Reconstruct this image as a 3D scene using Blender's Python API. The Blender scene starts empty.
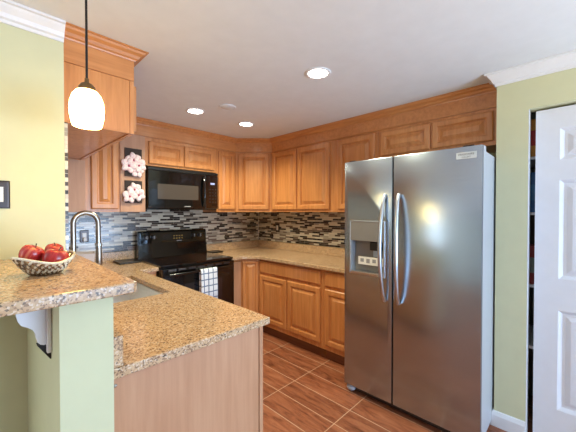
import bpy, bmesh, math, random
from mathutils import Vector, Matrix
random.seed(7)
S = bpy.context.scene
COL = S.collection
PI = math.pi

# ------------------------------------------------------------------ camera
cam = bpy.data.objects.new('camera', bpy.data.cameras.new('camera'))
COL.objects.link(cam)
cam.data.sensor_width = 36.0
cam.data.lens = 36.0 * 300.4 / 576.0
cam.data.clip_start = 0.02
cam.location = (-2.887, -3.409, 1.422)
cam.rotation_euler = (math.radians(90 - 0.754), 0, math.radians(44.098 - 90))
S.camera = cam

# ------------------------------------------------------------------ world + light + exposure
W = bpy.data.worlds.new('daylight'); S.world = W; W.use_nodes = True
bg = W.node_tree.nodes['Background']
bg.inputs['Color'].default_value = (0.85, 0.93, 1.0, 1)
bg.inputs['Strength'].default_value = 1.6

def area_light(name, loc, rot, sx, sy, power, color):
    l = bpy.data.lights.new(name, 'AREA'); l.shape = 'RECTANGLE'
    l.size, l.size_y, l.energy, l.color = sx, sy, power, color
    o = bpy.data.objects.new(name, l); COL.objects.link(o)
    o.location = loc; o.rotation_euler = rot
    return o
DAY = (0.74, 0.88, 1.0)
area_light('rear_window_daylight', (-1.1, -6.72, 1.30), (PI/2, 0, 0), 2.6, 1.9, 20, (0.80, 0.94, 1.05))
area_light('ceiling_bounce_fill', (-1.1, -6.70, 0.75), (PI/2+0.75, 0, 0), 2.6, 0.9, 186, (0.51, 0.78, 1.17))  # tilted-up area light added to lift the ceiling, stands in for bounced daylight

area_light('fridge_reflection_fill', (-4.8, -1.60, 1.30), (-PI/2, 0, 0), 1.7, 1.65, 36, (0.80, 0.92, 1.0))  # unseen source added to brighten what the refrigerator reflects

def spot(name, loc, power, color, size=2.5, blend=0.7, radius=0.06):
    l = bpy.data.lights.new(name, 'SPOT'); l.energy = power; l.color = color
    l.spot_size = size; l.spot_blend = blend; l.shadow_soft_size = radius
    o = bpy.data.objects.new(name, l); COL.objects.link(o); o.location = loc
    return o
up = spot('fill_uplight', (-1.9, -4.8, 1.30), 50, (1.0, 0.76, 0.22), 2.95, 0.4, 0.25)  # added fill without a lamp body, warms the ceiling and upper walls
up.rotation_euler = (PI, 0, 0)
WARM = (1.0, 0.96, 0.68)
GLOW = (1.0, 0.64, 0.10)
CAN_POWER = 55
PENDANT_POWER = 5.0

S.view_settings.view_transform = 'Standard'
S.view_settings.look = 'None'
S.view_settings.exposure = 0.0
S.view_settings.gamma = 1.0
S.view_settings.use_curve_mapping = False

H = 2.33

# ------------------------------------------------------------------ materials
def lin(r, g, b):
    f = lambda c: c/12.92 if c <= 0.04045 else ((c+0.055)/1.055)**2.4
    return (f(r/255), f(g/255), f(b/255), 1)

class NT:
    def __init__(s, name):
        s.m = bpy.data.materials.new(name); s.m.use_nodes = True
        s.t = s.m.node_tree; s.b = s.t.nodes['Principled BSDF']
    def n(s, typ, **kw):
        x = s.t.nodes.new(typ)
        for k, v in kw.items(): setattr(x, k, v)
        return x
    def l(s, a, b): s.t.links.new(a, b)
    def set(s, **kw):
        for k, v in kw.items():
            s.b.inputs[k.replace('_', ' ')].default_value = v
        return s
    def coords(s, scale=(1, 1, 1), kind='Object'):
        tc = s.n('ShaderNodeTexCoord'); mp = s.n('ShaderNodeMapping')
        mp.inputs['Scale'].default_value = scale
        s.l(tc.outputs[kind], mp.inputs['Vector'])
        return mp.outputs['Vector']
    def ramp(s, fac, stops, interp='LINEAR'):
        r = s.n('ShaderNodeValToRGB'); r.color_ramp.interpolation = interp
        e = r.color_ramp.elements
        while len(e) < len(stops): e.new(0.5)
        for i, (p, c) in enumerate(stops): e[i].position = p; e[i].color = c
        s.l(fac, r.inputs['Fac'])
        return r.outputs['Color']
    def noise(s, vec, scale, detail=4, rough=0.6):
        x = s.n('ShaderNodeTexNoise'); x.inputs['Scale'].default_value = scale
        x.inputs['Detail'].default_value = detail; x.inputs['Roughness'].default_value = rough
        s.l(vec, x.inputs['Vector'])
        return x.outputs['Fac']
    def bump(s, height, strength=0.2, dist=0.002):
        x = s.n('ShaderNodeBump'); x.inputs['Strength'].default_value = strength
        x.inputs['Distance'].default_value = dist
        s.l(height, x.inputs['Height']); s.l(x.outputs['Normal'], s.b.inputs['Normal'])
    def mix(s, fac, a, b, blend='MIX'):
        x = s.n('ShaderNodeMix', data_type='RGBA', blend_type=blend)
        for sock, v in ((x.inputs[0], fac), (x.inputs[6], a), (x.inputs[7], b)):
            if hasattr(v, 'is_linked'): s.l(v, sock)
            else: sock.default_value = v
        return x.outputs[2]

def plain(name, rgb, rough=0.5, metal=0.0, spec=0.5, coat=0.0, bumpy=0.0):
    m = NT(name).set(Base_Color=lin(*rgb), Roughness=rough, Metallic=metal)
    m.b.inputs['Specular IOR Level'].default_value = spec
    m.b.inputs['Coat Weight'].default_value = coat
    v = m.coords()
    c = m.ramp(m.noise(v, 9, 3), [(0.3, tuple(0.96*x for x in lin(*rgb)[:3])+(1,)), (0.7, lin(*rgb))])
    m.l(c, m.b.inputs['Base Color'])
    if bumpy: m.bump(m.noise(v, 160, 2), bumpy, 0.001)
    return m.m

def wood(name, dark, mid, light, axis='z', rough=0.32, coat=0.35, scale=1.0):
    m = NT(name)
    sc = {'z': (16, 16, 1.1), 'x': (1.1, 16, 16), 'y': (16, 1.1, 16)}[axis]
    v = m.coords(tuple(k*scale for k in sc))
    a = m.noise(v, 2.2, 6, 0.62)
    b = m.noise(m.coords((1.2, 1.2, 0.5)), 3.0, 3)
    c1 = m.ramp(a, [(0.28, lin(*dark)), (0.5, lin(*mid)), (0.72, lin(*light))])
    c2 = m.mix(0.25, c1, m.ramp(b, [(0.35, lin(*dark)), (0.65, lin(*light))]))
    m.l(c2, m.b.inputs['Base Color'])
    m.set(Roughness=rough); m.b.inputs['Coat Weight'].default_value = coat
    m.b.inputs['Coat Roughness'].default_value = 0.2
    m.bump(a, 0.06, 0.001)
    return m.m

M = {}
M['maple'] = wood('honey_maple', (182, 114, 62), (206, 137, 79), (222, 157, 98))
M['maple_x'] = wood('honey_maple_long', (182, 114, 64), (204, 136, 80), (218, 152, 94), 'x')
M['maple_y'] = wood('honey_maple_side_run', (182, 114, 64), (204, 136, 80), (218, 152, 94), 'y')
M['laminate'] = wood('pale_maple_laminate', (182, 132, 96), (194, 144, 108), (204, 156, 120), rough=0.45, coat=0.0)
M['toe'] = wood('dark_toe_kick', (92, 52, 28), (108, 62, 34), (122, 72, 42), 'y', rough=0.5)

def granite():
    m = NT('speckled_granite')
    v = m.coords()
    def vor(sc):
        x = m.n('ShaderNodeTexVoronoi'); x.inputs['Scale'].default_value = sc
        m.l(v, x.inputs['Vector'])
        s = m.n('ShaderNodeSeparateColor'); m.l(x.outputs['Color'], s.inputs[0])
        return s.outputs[0]
    a = m.ramp(vor(195), [(0.0, lin(58, 44, 38)), (0.08, lin(134, 98, 70)), (0.24, lin(200, 160, 118)),
                          (0.62, lin(216, 180, 138)), (0.88, lin(234, 212, 184))], 'CONSTANT')
    b = m.ramp(vor(90), [(0.0, lin(96, 80, 68)), (0.14, lin(180, 148, 118)), (0.6, lin(196, 166, 134)), (0.9, lin(212, 186, 156))], 'CONSTANT')
    c = m.mix(0.22, a, b)
    n = m.ramp(m.noise(v, 7, 4), [(0.35, lin(168, 132, 100)), (0.65, lin(206, 180, 150))])
    m.l(m.mix(0.15, c, n), m.b.inputs['Base Color'])
    m.set(Roughness=0.16); m.b.inputs['Specular IOR Level'].default_value = 0.5
    return m.m
M['granite'] = granite()

def mosaic(name, along):
    m = NT(name)
    tc = m.n('ShaderNodeTexCoord'); sp = m.n('ShaderNodeSeparateXYZ'); cb = m.n('ShaderNodeCombineXYZ')
    m.l(tc.outputs['Object'], sp.inputs[0])
    m.l(sp.outputs[along], cb.inputs[0]); m.l(sp.outputs['Z'], cb.inputs[1])
    br = m.n('ShaderNodeTexBrick', offset=0.37, offset_frequency=2, squash=0.62, squash_frequency=3)
    br.inputs['Color1'].default_value = (0, 0, 0, 1); br.inputs['Color2'].default_value = (1, 1, 1, 1)
    br.inputs['Scale'].default_value = 1.0; br.inputs['Mortar Size'].default_value = 0.0011
    br.inputs['Brick Width'].default_value = 0.125; br.inputs['Row Height'].default_value = 0.0205
    br.inputs['Mortar Smooth'].default_value = 0.05; br.inputs['Bias'].default_value = 0.0
    m.l(cb.outputs[0], br.inputs['Vector'])
    s = m.n('ShaderNodeSeparateColor'); m.l(br.outputs['Color'], s.inputs[0])
    c = m.ramp(s.outputs[0], [(0.0, lin(40, 30, 26)), (0.26, lin(116, 98, 86)), (0.36, lin(208, 200, 182)),
                              (0.55, lin(160, 152, 138)), (0.70, lin(214, 208, 192)), (0.84, lin(66, 54, 48)), (0.92, lin(192, 184, 168))], 'CONSTANT')
    c = m.mix(br.outputs['Fac'], c, lin(186, 178, 164))
    m.l(c, m.b.inputs['Base Color'])
    m.set(Roughness=0.18)
    inv = m.n('ShaderNodeMath', operation='SUBTRACT'); inv.inputs[0].default_value = 1.0
    m.l(br.outputs['Fac'], inv.inputs[1]); m.bump(inv.outputs[0], 0.5, 0.001)
    return m.m
M['mosaic_x'] = mosaic('glass_strip_mosaic_back', 'X')
M['mosaic_y'] = mosaic('glass_strip_mosaic_side', 'Y')

def floor_mat():
    m = NT('wood_look_floor_tile')
    tc = m.n('ShaderNodeTexCoord'); sp = m.n('ShaderNodeSeparateXYZ'); cb = m.n('ShaderNodeCombineXYZ')
    m.l(tc.outputs['Object'], sp.inputs[0])
    def off(sock, k):
        x = m.n('ShaderNodeMath', operation='ADD'); x.inputs[1].default_value = k; m.l(sock, x.inputs[0]); return x.outputs[0]
    m.l(off(sp.outputs['Y'], 1.158 + 0.541*12), cb.inputs[0])
    m.l(off(sp.outputs['X'], 0.466 + 0.1925*40), cb.inputs[1])
    br = m.n('ShaderNodeTexBrick', offset=0.0, offset_frequency=1, squash=1.0, squash_frequency=1)
    br.inputs['Color1'].default_value = (0, 0, 0, 1); br.inputs['Color2'].default_value = (1, 1, 1, 1)
    br.inputs['Scale'].default_value = 1.0; br.inputs['Mortar Size'].default_value = 0.0028
    br.inputs['Brick Width'].default_value = 0.541; br.inputs['Row Height'].default_value = 0.1925
    br.inputs['Mortar Smooth'].default_value = 0.1
    m.l(cb.outputs[0], br.inputs['Vector'])
    s = m.n('ShaderNodeSeparateColor'); m.l(br.outputs['Color'], s.inputs[0])
    # each tile gets its own stretch of grain
    shift = m.n('ShaderNodeMath', operation='MULTIPLY'); shift.inputs[1].default_value = 37.0; m.l(s.outputs[0], shift.inputs[0])
    cv = m.n('ShaderNodeCombineXYZ')
    k = m.n('ShaderNodeMath', operation='MULTIPLY'); k.inputs[1].default_value = 9.0; m.l(sp.outputs['X'], k.inputs[0])
    k2 = m.n('ShaderNodeMath', operation='MULTIPLY'); k2.inputs[1].default_value = 1.6; m.l(sp.outputs['Y'], k2.inputs[0])
    m.l(k.outputs[0], cv.inputs[0]); m.l(k2.outputs[0], cv.inputs[1]); m.l(shift.outputs[0], cv.inputs[2])
    g = m.n('ShaderNodeTexNoise'); g.inputs['Scale'].default_value = 2.6; g.inputs['Detail'].default_value = 8
    g.inputs['Roughness'].default_value = 0.68; g.inputs['Distortion'].default_value = 0.8
    m.l(cv.outputs[0], g.inputs['Vector'])
    c = m.ramp(g.outputs['Fac'], [(0.28, lin(94, 52, 34)), (0.42, lin(142, 84, 58)), (0.55, lin(168, 105, 74)), (0.75, lin(188, 126, 92))])
    t = m.ramp(s.outputs[0], [(0.0, (0.8, 0.78, 0.76, 1)), (1.0, (1.08, 1.05, 1.02, 1))])
    c = m.mix(1.0, c, t, 'MULTIPLY')
    c = m.mix(br.outputs['Fac'], c, lin(206, 170, 140))
    m.l(c, m.b.inputs['Base Color']); m.set(Roughness=0.34)
    inv = m.n('ShaderNodeMath', operation='SUBTRACT'); inv.inputs[0].default_value = 1.0
    m.l(br.outputs['Fac'], inv.inputs[1]); m.bump(inv.outputs[0], 0.3, 0.001)
    return m.m
M['floor'] = floor_mat()

def steel(name, v=0.52, rough=0.3, axis=(1, 1, 120), tint=(1, 1, 1.01)):
    m = NT(name).set(Metallic=1.0, Roughness=rough)
    vec = m.coords(axis)
    a = m.noise(vec, 6, 3)
    c0 = tuple(v*0.94*t for t in tint)+(1,); c1 = tuple(v*1.05*t for t in tint)+(1,)
    m.l(m.ramp(a, [(0.3, c0), (0.7, c1)]), m.b.inputs['Base Color'])
    m.b.inputs['Anisotropic'].default_value = 0.5
    m.bump(a, 0.03, 0.0004)
    return m.m
M['steel'] = steel('brushed_stainless', 0.46, 0.24, tint=(0.87, 0.99, 1.12))
M['steel'].node_tree.nodes['Principled BSDF'].inputs['Metallic'].default_value = 0.95
M['sink_steel'] = steel('sink_stainless', 0.85, 0.35, (60, 1, 60))
M['handle_steel'] = steel('polished_handle_steel', 0.62, 0.32, tint=(0.95, 1.0, 1.05))
M['nickel'] = steel('brushed_nickel', 0.36, 0.30, (90, 90, 1), (1.0, 0.86, 0.72))
M['fridge_side'] = plain('grey_painted_steel', (176, 178, 182), 0.4)
M['dispenser_grey'] = plain('dispenser_grey_plastic', (128, 124, 120), 0.35)
M['dispenser_side'] = plain('dispenser_pale_blue_plastic', (168, 182, 198), 0.35)
M['dark_plastic'] = plain('dark_plastic', (26, 25, 26), 0.3)
M['black_gloss'] = plain('black_enamel', (10, 10, 11), 0.12, coat=0.6)
M['black_glass'] = plain('black_glass', (8, 8, 9), 0.05, coat=1.0)
M['oven_window'] = plain('oven_window_glass', (28, 28, 34), 0.08, coat=1.0)
M['micro_window'] = plain('microwave_screen_glass', (74, 66, 60), 0.15, coat=0.6)
M['grey_mark'] = plain('grey_print', (150, 150, 150), 0.5)
M['blue_mark'] = plain('pale_blue_print', (150, 165, 215), 0.5)
M['amber_mark'] = plain('amber_print', (150, 120, 50), 0.5)
M['wall'] = plain('pale_green_wall_paint', (214, 213, 175), 0.7, spec=0.3, bumpy=0.05)
M['wall_plain'] = plain('soft_white_wall_paint', (212, 212, 200), 0.8, spec=0.2)
M['ceiling'] = plain('matte_ceiling_paint', (232, 234, 236), 0.9, spec=0.1)
M['white'] = plain('white_trim_paint', (236, 236, 238), 0.4)
M['door_white'] = plain('white_door_paint', (226, 228, 234), 0.45)
M['bronze'] = plain('oil_rubbed_bronze', (62, 46, 34), 0.4, metal=0.6)
M['cap'] = plain('antique_brass_cap', (122, 92, 56), 0.45, metal=0.5)
M['cord'] = plain('black_cord', (22, 19, 18), 0.5)
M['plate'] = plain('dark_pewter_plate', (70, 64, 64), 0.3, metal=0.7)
M['rocker'] = plain('white_rocker_plastic', (236, 234, 226), 0.3)
M['apple'] = None
M['stem'] = plain('apple_stem', (70, 52, 30), 0.7)
M['cream'] = plain('cream_picture_mat', (228, 200, 176), 0.6)
M['art_dark'] = plain('dark_brown_canvas', (52, 38, 30), 0.7)
M['bin'] = plain('white_enamel_bin', (226, 216, 214), 0.4)
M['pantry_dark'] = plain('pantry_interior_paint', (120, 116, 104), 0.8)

def apple_mat():
    m = NT('red_apple_skin')
    a = m.noise(m.coords((26, 26, 2.5)), 1.6, 4)
    c = m.ramp(a, [(0.3, lin(138, 24, 28)), (0.5, lin(184, 46, 44)), (0.70, lin(214, 128, 92))])
    m.l(c, m.b.inputs['Base Color']); m.set(Roughness=0.25)
    return m.m
M['apple'] = apple_mat()

def petal_mat():
    m = NT('orchid_petal')
    c = m.ramp(m.noise(m.coords(), 70, 3), [(0.35, lin(236, 192, 194)), (0.58, lin(248, 234, 230))])
    m.l(c, m.b.inputs['Base Color']); m.set(Roughness=0.6)
    return m.m
M['petal'] = petal_mat()
M['lip'] = plain('magenta_orchid_lip', (178, 40, 84), 0.5)
M['leaf'] = plain('dark_green_leaf', (48, 62, 34), 0.6)

def weave(name, c1, c2):
    m = NT(name).set(Roughness=0.35, Metallic=0.35)
    c = m.ramp(m.noise(m.coords(), 90, 2), [(0.4, lin(*c1)), (0.6, lin(*c2))])
    m.l(c, m.b.inputs['Base Color'])
    return m.m
M['weave_light'] = weave('silver_weave_strand', (214, 206, 184), (240, 236, 222))
M['weave_dark'] = weave('bronze_weave_strand', (92, 70, 48), (140, 112, 78))

def towel_mat():
    m = NT('white_towel_blue_check')
    tc = m.n('ShaderNodeTexCoord'); sp = m.n('ShaderNodeSeparateXYZ'); m.l(tc.outputs['Object'], sp.inputs[0])
    def line(sock, pitch, wdt):
        a = m.n('ShaderNodeMath', operation='MODULO'); a.inputs[1].default_value = pitch
        o = m.n('ShaderNodeMath', operation='ADD'); o.inputs[1].default_value = pitch*50+pitch*0.3
        m.l(sock, o.inputs[0]); m.l(o.outputs[0], a.inputs[0])
        b = m.n('ShaderNodeMath', operation='LESS_THAN'); b.inputs[1].default_value = wdt
        m.l(a.outputs[0], b.inputs[0]); return b.outputs[0]
    x = line(sp.outputs['X'], 0.052, 0.010); z = line(sp.outputs['Z'], 0.062, 0.010)
    mx = m.n('ShaderNodeMath', operation='MAXIMUM'); m.l(x, mx.inputs[0]); m.l(z, mx.inputs[1])
    m.l(m.mix(mx.outputs[0], lin(232, 236, 240), lin(92, 112, 140)), m.b.inputs['Base Color'])
    m.set(Roughness=0.9)
    return m.m
M['towel'] = towel_mat()

def emis(name, rgb, strength):
    m = NT(name).set(Base_Color=(0.9, 0.88, 0.84, 1), Roughness=0.4)
    m.b.inputs['Emission Color'].default_value = rgb + (1,)
    m.b.inputs['Emission Strength'].default_value = strength
    return m.m
M['bulb'] = emis('can_lamp_face', (1.0, 0.97, 0.86), 14)
M['shade'] = emis('opal_glass_lit', (1.0, 0.66, 0.22), 19)

# ------------------------------------------------------------------ mesh helpers
def V(*a): return Vector(a)

class MB:
    def __init__(s): s.b = bmesh.new()
    def poly(s, pts):
        try: return s.b.faces.new([s.b.verts.new(p) for p in pts])
        except ValueError: return None
    def box(s, x0, x1, y0, y1, z0, z1, bev=0.0, seg=2):
        t = bmesh.new()
        bmesh.ops.create_cube(t, size=1.0)
        for v in t.verts:
            v.co = V(x0+(v.co.x+.5)*(x1-x0), y0+(v.co.y+.5)*(y1-y0), z0+(v.co.z+.5)*(z1-z0))
        if bev: bmesh.ops.bevel(t, geom=t.edges[:], offset=bev, segments=seg, affect='EDGES', profile=0.5)
        s.merge(t); return s
    def merge(s, t, mat=None):
        if mat: t.transform(mat)
        me = bpy.data.meshes.new('tmp'); t.to_mesh(me); s.b.from_mesh(me); bpy.data.meshes.remove(me); t.free()
    def prism(s, pts, z0, z1, bev=0.0):
        """extrude an XY polygon from z0 to z1"""
        t = bmesh.new()
        a = [t.verts.new((x, y, z0)) for x, y in pts]; b = [t.verts.new((x, y, z1)) for x, y in pts]
        t.faces.new(a); t.faces.new(b)
        n = len(pts)
        for i in range(n): t.faces.new((a[i], a[(i+1) % n], b[(i+1) % n], b[i]))
        bmesh.ops.recalc_face_normals(t, faces=t.faces[:])
        if bev:
            bmesh.ops.bevel(t, geom=[e for e in t.edges if abs(e.verts[0].co.z-e.verts[1].co.z) < 1e-6], offset=bev, segments=2, affect='EDGES', profile=0.5)
        s.merge(t); return s
    def cells(s, us, vs, occ, w0, w1, ax='xyz', bev=0.0):
        """slab of grid cells (with holes); us, vs on the first two axes of ax, thickness on the third"""
        t = bmesh.new(); idx = ['xyz'.index(c) for c in ax]; cache = {}
        def vt(i, j, w):
            k = (i, j, w)
            if k not in cache:
                p = [0, 0, 0]; p[idx[0]] = us[i]; p[idx[1]] = vs[j]; p[idx[2]] = w
                cache[k] = t.verts.new(p)
            return cache[k]
        nu, nv = len(us)-1, len(vs)-1
        o = lambda i, j: 0 <= i < nu and 0 <= j < nv and occ(i, j)
        for i in range(nu):
            for j in range(nv):
                if not o(i, j): continue
                for w in (w0, w1): t.faces.new((vt(i, j, w), vt(i+1, j, w), vt(i+1, j+1, w), vt(i, j+1, w)))
                for (di, dj, a, b) in ((-1, 0, (i, j), (i, j+1)), (1, 0, (i+1, j), (i+1, j+1)), (0, -1, (i, j), (i+1, j)), (0, 1, (i, j+1), (i+1, j+1))):
                    if not o(i+di, j+dj):
                        t.faces.new((vt(*a, w0), vt(*b, w0), vt(*b, w1), vt(*a, w1)))
        bmesh.ops.recalc_face_normals(t, faces=t.faces[:])
        bmesh.ops.dissolve_limit(t, angle_limit=0.01, verts=t.verts[:], edges=t.edges[:])
        if bev:
            sharp = [e for e in t.edges if len(e.link_faces) == 2 and e.calc_face_angle(0) > 0.5]
            bmesh.ops.bevel(t, geom=sharp, offset=bev, segments=2, affect='EDGES', profile=0.5)
        s.merge(t); return s
    def tube(s, pts, r, n=12, cap=True):
        """round tube through points; r a number or one per point"""
        pts = [Vector(p) for p in pts]; k = len(pts)
        rr = r if isinstance(r, (list, tuple)) else [r]*k
        rings = []; up = None
        for i, p in enumerate(pts):
            d = (pts[min(i+1, k-1)] - pts[max(i-1, 0)]).normalized()
            if up is None:
                up = d.orthogonal().normalized()
            up = (up - d*up.dot(d)).normalized(); sd = d.cross(up)
            rings.append([s.b.verts.new(p + (up*math.cos(2*PI*j/n) + sd*math.sin(2*PI*j/n))*rr[i]) for j in range(n)])
        for a, b in zip(rings, rings[1:]):
            for j in range(n): s.b.faces.new((a[j], a[(j+1) % n], b[(j+1) % n], b[j]))
        if cap: s.b.faces.new(rings[0]); s.b.faces.new(rings[-1])
        return s
    def lathe(s, prof, c=(0, 0, 0), n=32, close=False):
        """revolve (r, z) profile about a vertical axis at c"""
        rings = []
        for r, z in prof:
            if r < 1e-6: rings.append([s.b.verts.new((c[0], c[1], c[2]+z))])
            else: rings.append([s.b.verts.new((c[0]+r*math.cos(2*PI*j/n), c[1]+r*math.sin(2*PI*j/n), c[2]+z)) for j in range(n)])
        for a, b in zip(rings, rings[1:]):
            for j in range(n):
                p = [a[j % len(a)], a[(j+1) % len(a)], b[(j+1) % len(b)], b[j % len(b)]]
                p = list(dict.fromkeys(p))
                if len(p) > 2:
                    try: s.b.faces.new(p)
                    except ValueError: pass
        return s
    def sweep(s, path, prof, left=True):
        """sweep an (out, z) profile along a horizontal polyline with mitred corners"""
        P = [Vector((p[0], p[1])) for p in path]; sg = 1 if left else -1
        nrm = []
        for a, b in zip(P, P[1:]):
            d = (b-a).normalized(); nrm.append(Vector((-d.y, d.x))*sg)
        rings = []
        for i, p in enumerate(P):
            if i == 0: m = nrm[0]
            elif i == len(P)-1: m = nrm[-1]
            else:
                m = (nrm[i-1]+nrm[i]).normalized(); m = m/max(0.2, m.dot(nrm[i]))
            rings.append([s.b.verts.new((p.x+m.x*o, p.y+m.y*o, z)) for o, z in prof])
        k = len(prof)
        for a, b in zip(rings, rings[1:]):
            for j in range(k): s.b.faces.new((a[j], a[(j+1) % k], b[(j+1) % k], b[j]))
        s.b.faces.new(rings[0]); s.b.faces.new(rings[-1])
        return s
    def panel(s, o, u, n, w, h, rings, back=True):
        """nested rectangular rings (inset, depth) rising along n from the plane at o; u = width direction, z = height"""
        o, u, n = Vector(o), Vector(u).normalized(), Vector(n).normalized(); z = V(0, 0, 1)
        R = []
        for ins, d in rings:
            R.append([s.b.verts.new(o+u*a+z*b+n*d) for a, b in ((ins, ins), (w-ins, ins), (w-ins, h-ins), (ins, h-ins))])
        for a, b in zip(R, R[1:]):
            for j in range(4): s.b.faces.new((a[j], a[(j+1) % 4], b[(j+1) % 4], b[j]))
        s.b.faces.new(R[-1])
        if back: s.b.faces.new(R[0])
        return s
    def ball(s, c, r, sc=(1, 1, 1), u=20, v=14):
        t = bmesh.new(); bmesh.ops.create_uvsphere(t, u_segments=u, v_segments=v, radius=r)
        s.merge(t, Matrix.Translation(c) @ Matrix.Diagonal((*sc, 1))); return s

def link(name, mb, mat, parent=None, smooth=False, bevel=0.0, angle=35):
    bm = mb.b
    bmesh.ops.recalc_face_normals(bm, faces=bm.faces[:])
    co = [v.co for v in bm.verts]
    if parent is not None:
        org = parent['_w'] if False else WORLD[parent.name]
    else:
        lo = [min(c[i] for c in co) for i in range(3)]; hi = [max(c[i] for c in co) for i in range(3)]
        org = V((lo[0]+hi[0])/2, (lo[1]+hi[1])/2, lo[2])
    bm.transform(Matrix.Translation(-org))
    me = bpy.data.meshes.new(name); bm.to_mesh(me); bm.free()
    o = bpy.data.objects.new(name, me); COL.objects.link(o)
    me.materials.append(M[mat] if isinstance(mat, str) else mat)
    if smooth:
        me.shade_smooth()
        try: me.set_sharp_from_angle(angle=math.radians(angle))
        except Exception: pass
    if parent is not None:
        o.parent = parent; WORLD[o.name] = org
    else:
        o.location = org; WORLD[o.name] = org
    return o
WORLD = {}
def attach(name, mb, mat, parent, smooth=False):     # a part built about its own origin, to be placed by matrix_local
    o = link(name, mb, mat, None, smooth); o.parent = parent; o.location = (0, 0, 0)
    return o
def thing(name, loc, label, cat, group=None):
    o = bpy.data.objects.new(name, None); COL.objects.link(o); o.location = loc
    o.empty_display_size = 0.05
    o['label'] = label; o['category'] = cat
    if group: o['group'] = group
    WORLD[o.name] = Vector(loc)
    return o
def tag(o, label, cat, group=None):
    o['label'] = label; o['category'] = cat
    if group: o['group'] = group
    return o
def struct(name, mb, mat, label=None, cat=None, smooth=False):
    o = link(name, mb, mat, smooth=smooth)
    o['kind'] = 'structure'
    if label: o['label'] = label
    if cat: o['category'] = cat
    return o

# ================================================================== SETTING
WX, WY = -6.2, -6.8           # far ends of the dining area
fl = struct('floor', MB().box(WX, 0.6, WY, 0.1, -0.05, 0), 'floor', 'reddish brown wood look plank tile floor with pale grout', 'floor')
fl.data.transform(Matrix.Translation(WORLD['floor'])); fl.location = (0, 0, 0)
struct('ceiling', MB().box(WX, 0.6, WY, 0.1, H, H+0.06), 'ceiling', 'flat pale grey ceiling over the kitchen', 'ceiling')
struct('wall_back', MB().box(-2.72, 0.1, 0, 0.1, 0, H), 'wall', 'wall behind the black range and microwave', 'wall')
struct('wall_right', MB().box(0, 0.1, -3.012, 0, 0, H), 'wall', 'wall behind the stainless refrigerator', 'wall')
lw = MB().prism([(-3.75, -1.591), (-2.588, -1.591), (-2.588, 0), (-2.72, 0), (-2.72, -1.47), (-3.75, -1.47)], 0, H)
lw.cells([WX, -5.7, -3.9, -3.7501], [0, 0.3, 2.15, H], lambda i, j: not (i == 1 and j == 1), -1.591, -1.47, 'xzy')  # opening cut for the added window
struct('wall_left', lw, 'wall',
       'pale yellow green wall above the raised bar', 'wall')
struct('wall_half', MB().box(-2.735, -2.602, -2.39, -1.592, 0, 1.178), 'wall', 'painted half wall carrying the raised granite bar', 'wall')
# pantry wall: pier, header and the stretch past the door
PX = -0.50
pw = MB()
pw.cells([-5.0, -3.85, -3.178, -3.012], [0, 2.062, H], lambda i, j: not (i == 1 and j == 0), PX, PX+0.10, 'yzx')
pw.box(PX+0.101, 0.0, -3.032, -3.013, 0, H)
struct('wall_pantry', pw, 'wall', 'narrow pale green wall between refrigerator and white pantry door', 'wall')
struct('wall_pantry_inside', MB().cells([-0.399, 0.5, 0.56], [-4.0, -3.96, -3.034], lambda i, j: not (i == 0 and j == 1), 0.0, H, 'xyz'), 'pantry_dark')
# dining area walls with window openings, behind the camera
struct('wall_rear', MB().cells([WX, -2.4, 0.2, 0.6], [0, 0.25, 2.25, H], lambda i, j: not (i == 1 and j == 1), WY-0.1, WY, 'xzy'), 'wall_plain')
struct('wall_side', MB().box(WX-0.1, WX, WY, -1.47, 0, H), 'wall_plain')
struct('wall_corner', MB().box(0.6, 0.7, WY, -4.0, 0, H), 'wall_plain')
struct('added_window', MB().cells([-5.7, -5.64, -4.83, -4.77, -3.96, -3.9], [0.3, 0.36, 2.09, 2.15], lambda i, j: i in (0, 2, 4) or j in (0, 2), -1.56, -1.51, 'xzy'), 'white')  # unseen window added so the refrigerator doors reflect something bright
struct('window_1', MB().cells([-2.4, -2.34, -1.13, -1.07, 0.14, 0.2], [0.25, 0.31, 2.19, 2.25], lambda i, j: i in (0, 2, 4) or j in (0, 2), WY-0.08, WY-0.03, 'xzy'), 'white')

# white crown mouldings and baseboard
CROWN_W = [(0, H-0.082), (0.008, H-0.082), (0.010, H-0.068), (0.020, H-0.062), (0.026, H-0.045), (0.042, H-0.024), (0.048, H-0.014), (0.060, H-0.012), (0.060, H-0.001), (0, H-0.001)]
struct('trim_1', MB().sweep([(-2.588, -1.5915), (WX, -1.5915)], CROWN_W, left=True), 'white', 'white crown moulding along the top of the yellow green wall', 'crown moulding')
struct('trim_2', MB().sweep([(-0.1, -3.0115), (PX-0.0005, -3.0115), (PX-0.0005, -5.0)], CROWN_W, left=False), 'white', 'white crown moulding above the pantry door', 'crown moulding')
BASE = [(0, 0.001), (0.016, 0.001), (0.016, 0.075), (0.012, 0.085), (0.007, 0.098), (0, 0.102)]
struct('trim_3', MB().box(PX-0.0005, PX+0.10, -3.1815, -3.1785, 0.001, 2.060), 'white', 'thin white jamb edge beside the pantry door', 'door jamb')
struct('baseboard_right', MB().sweep([(-0.40, -3.0118), (PX-0.0008, -3.0118), (PX-0.0008, -3.178)], BASE, left=False), 'white',
       'white baseboard at the foot of the narrow green wall', 'baseboard')

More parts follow.
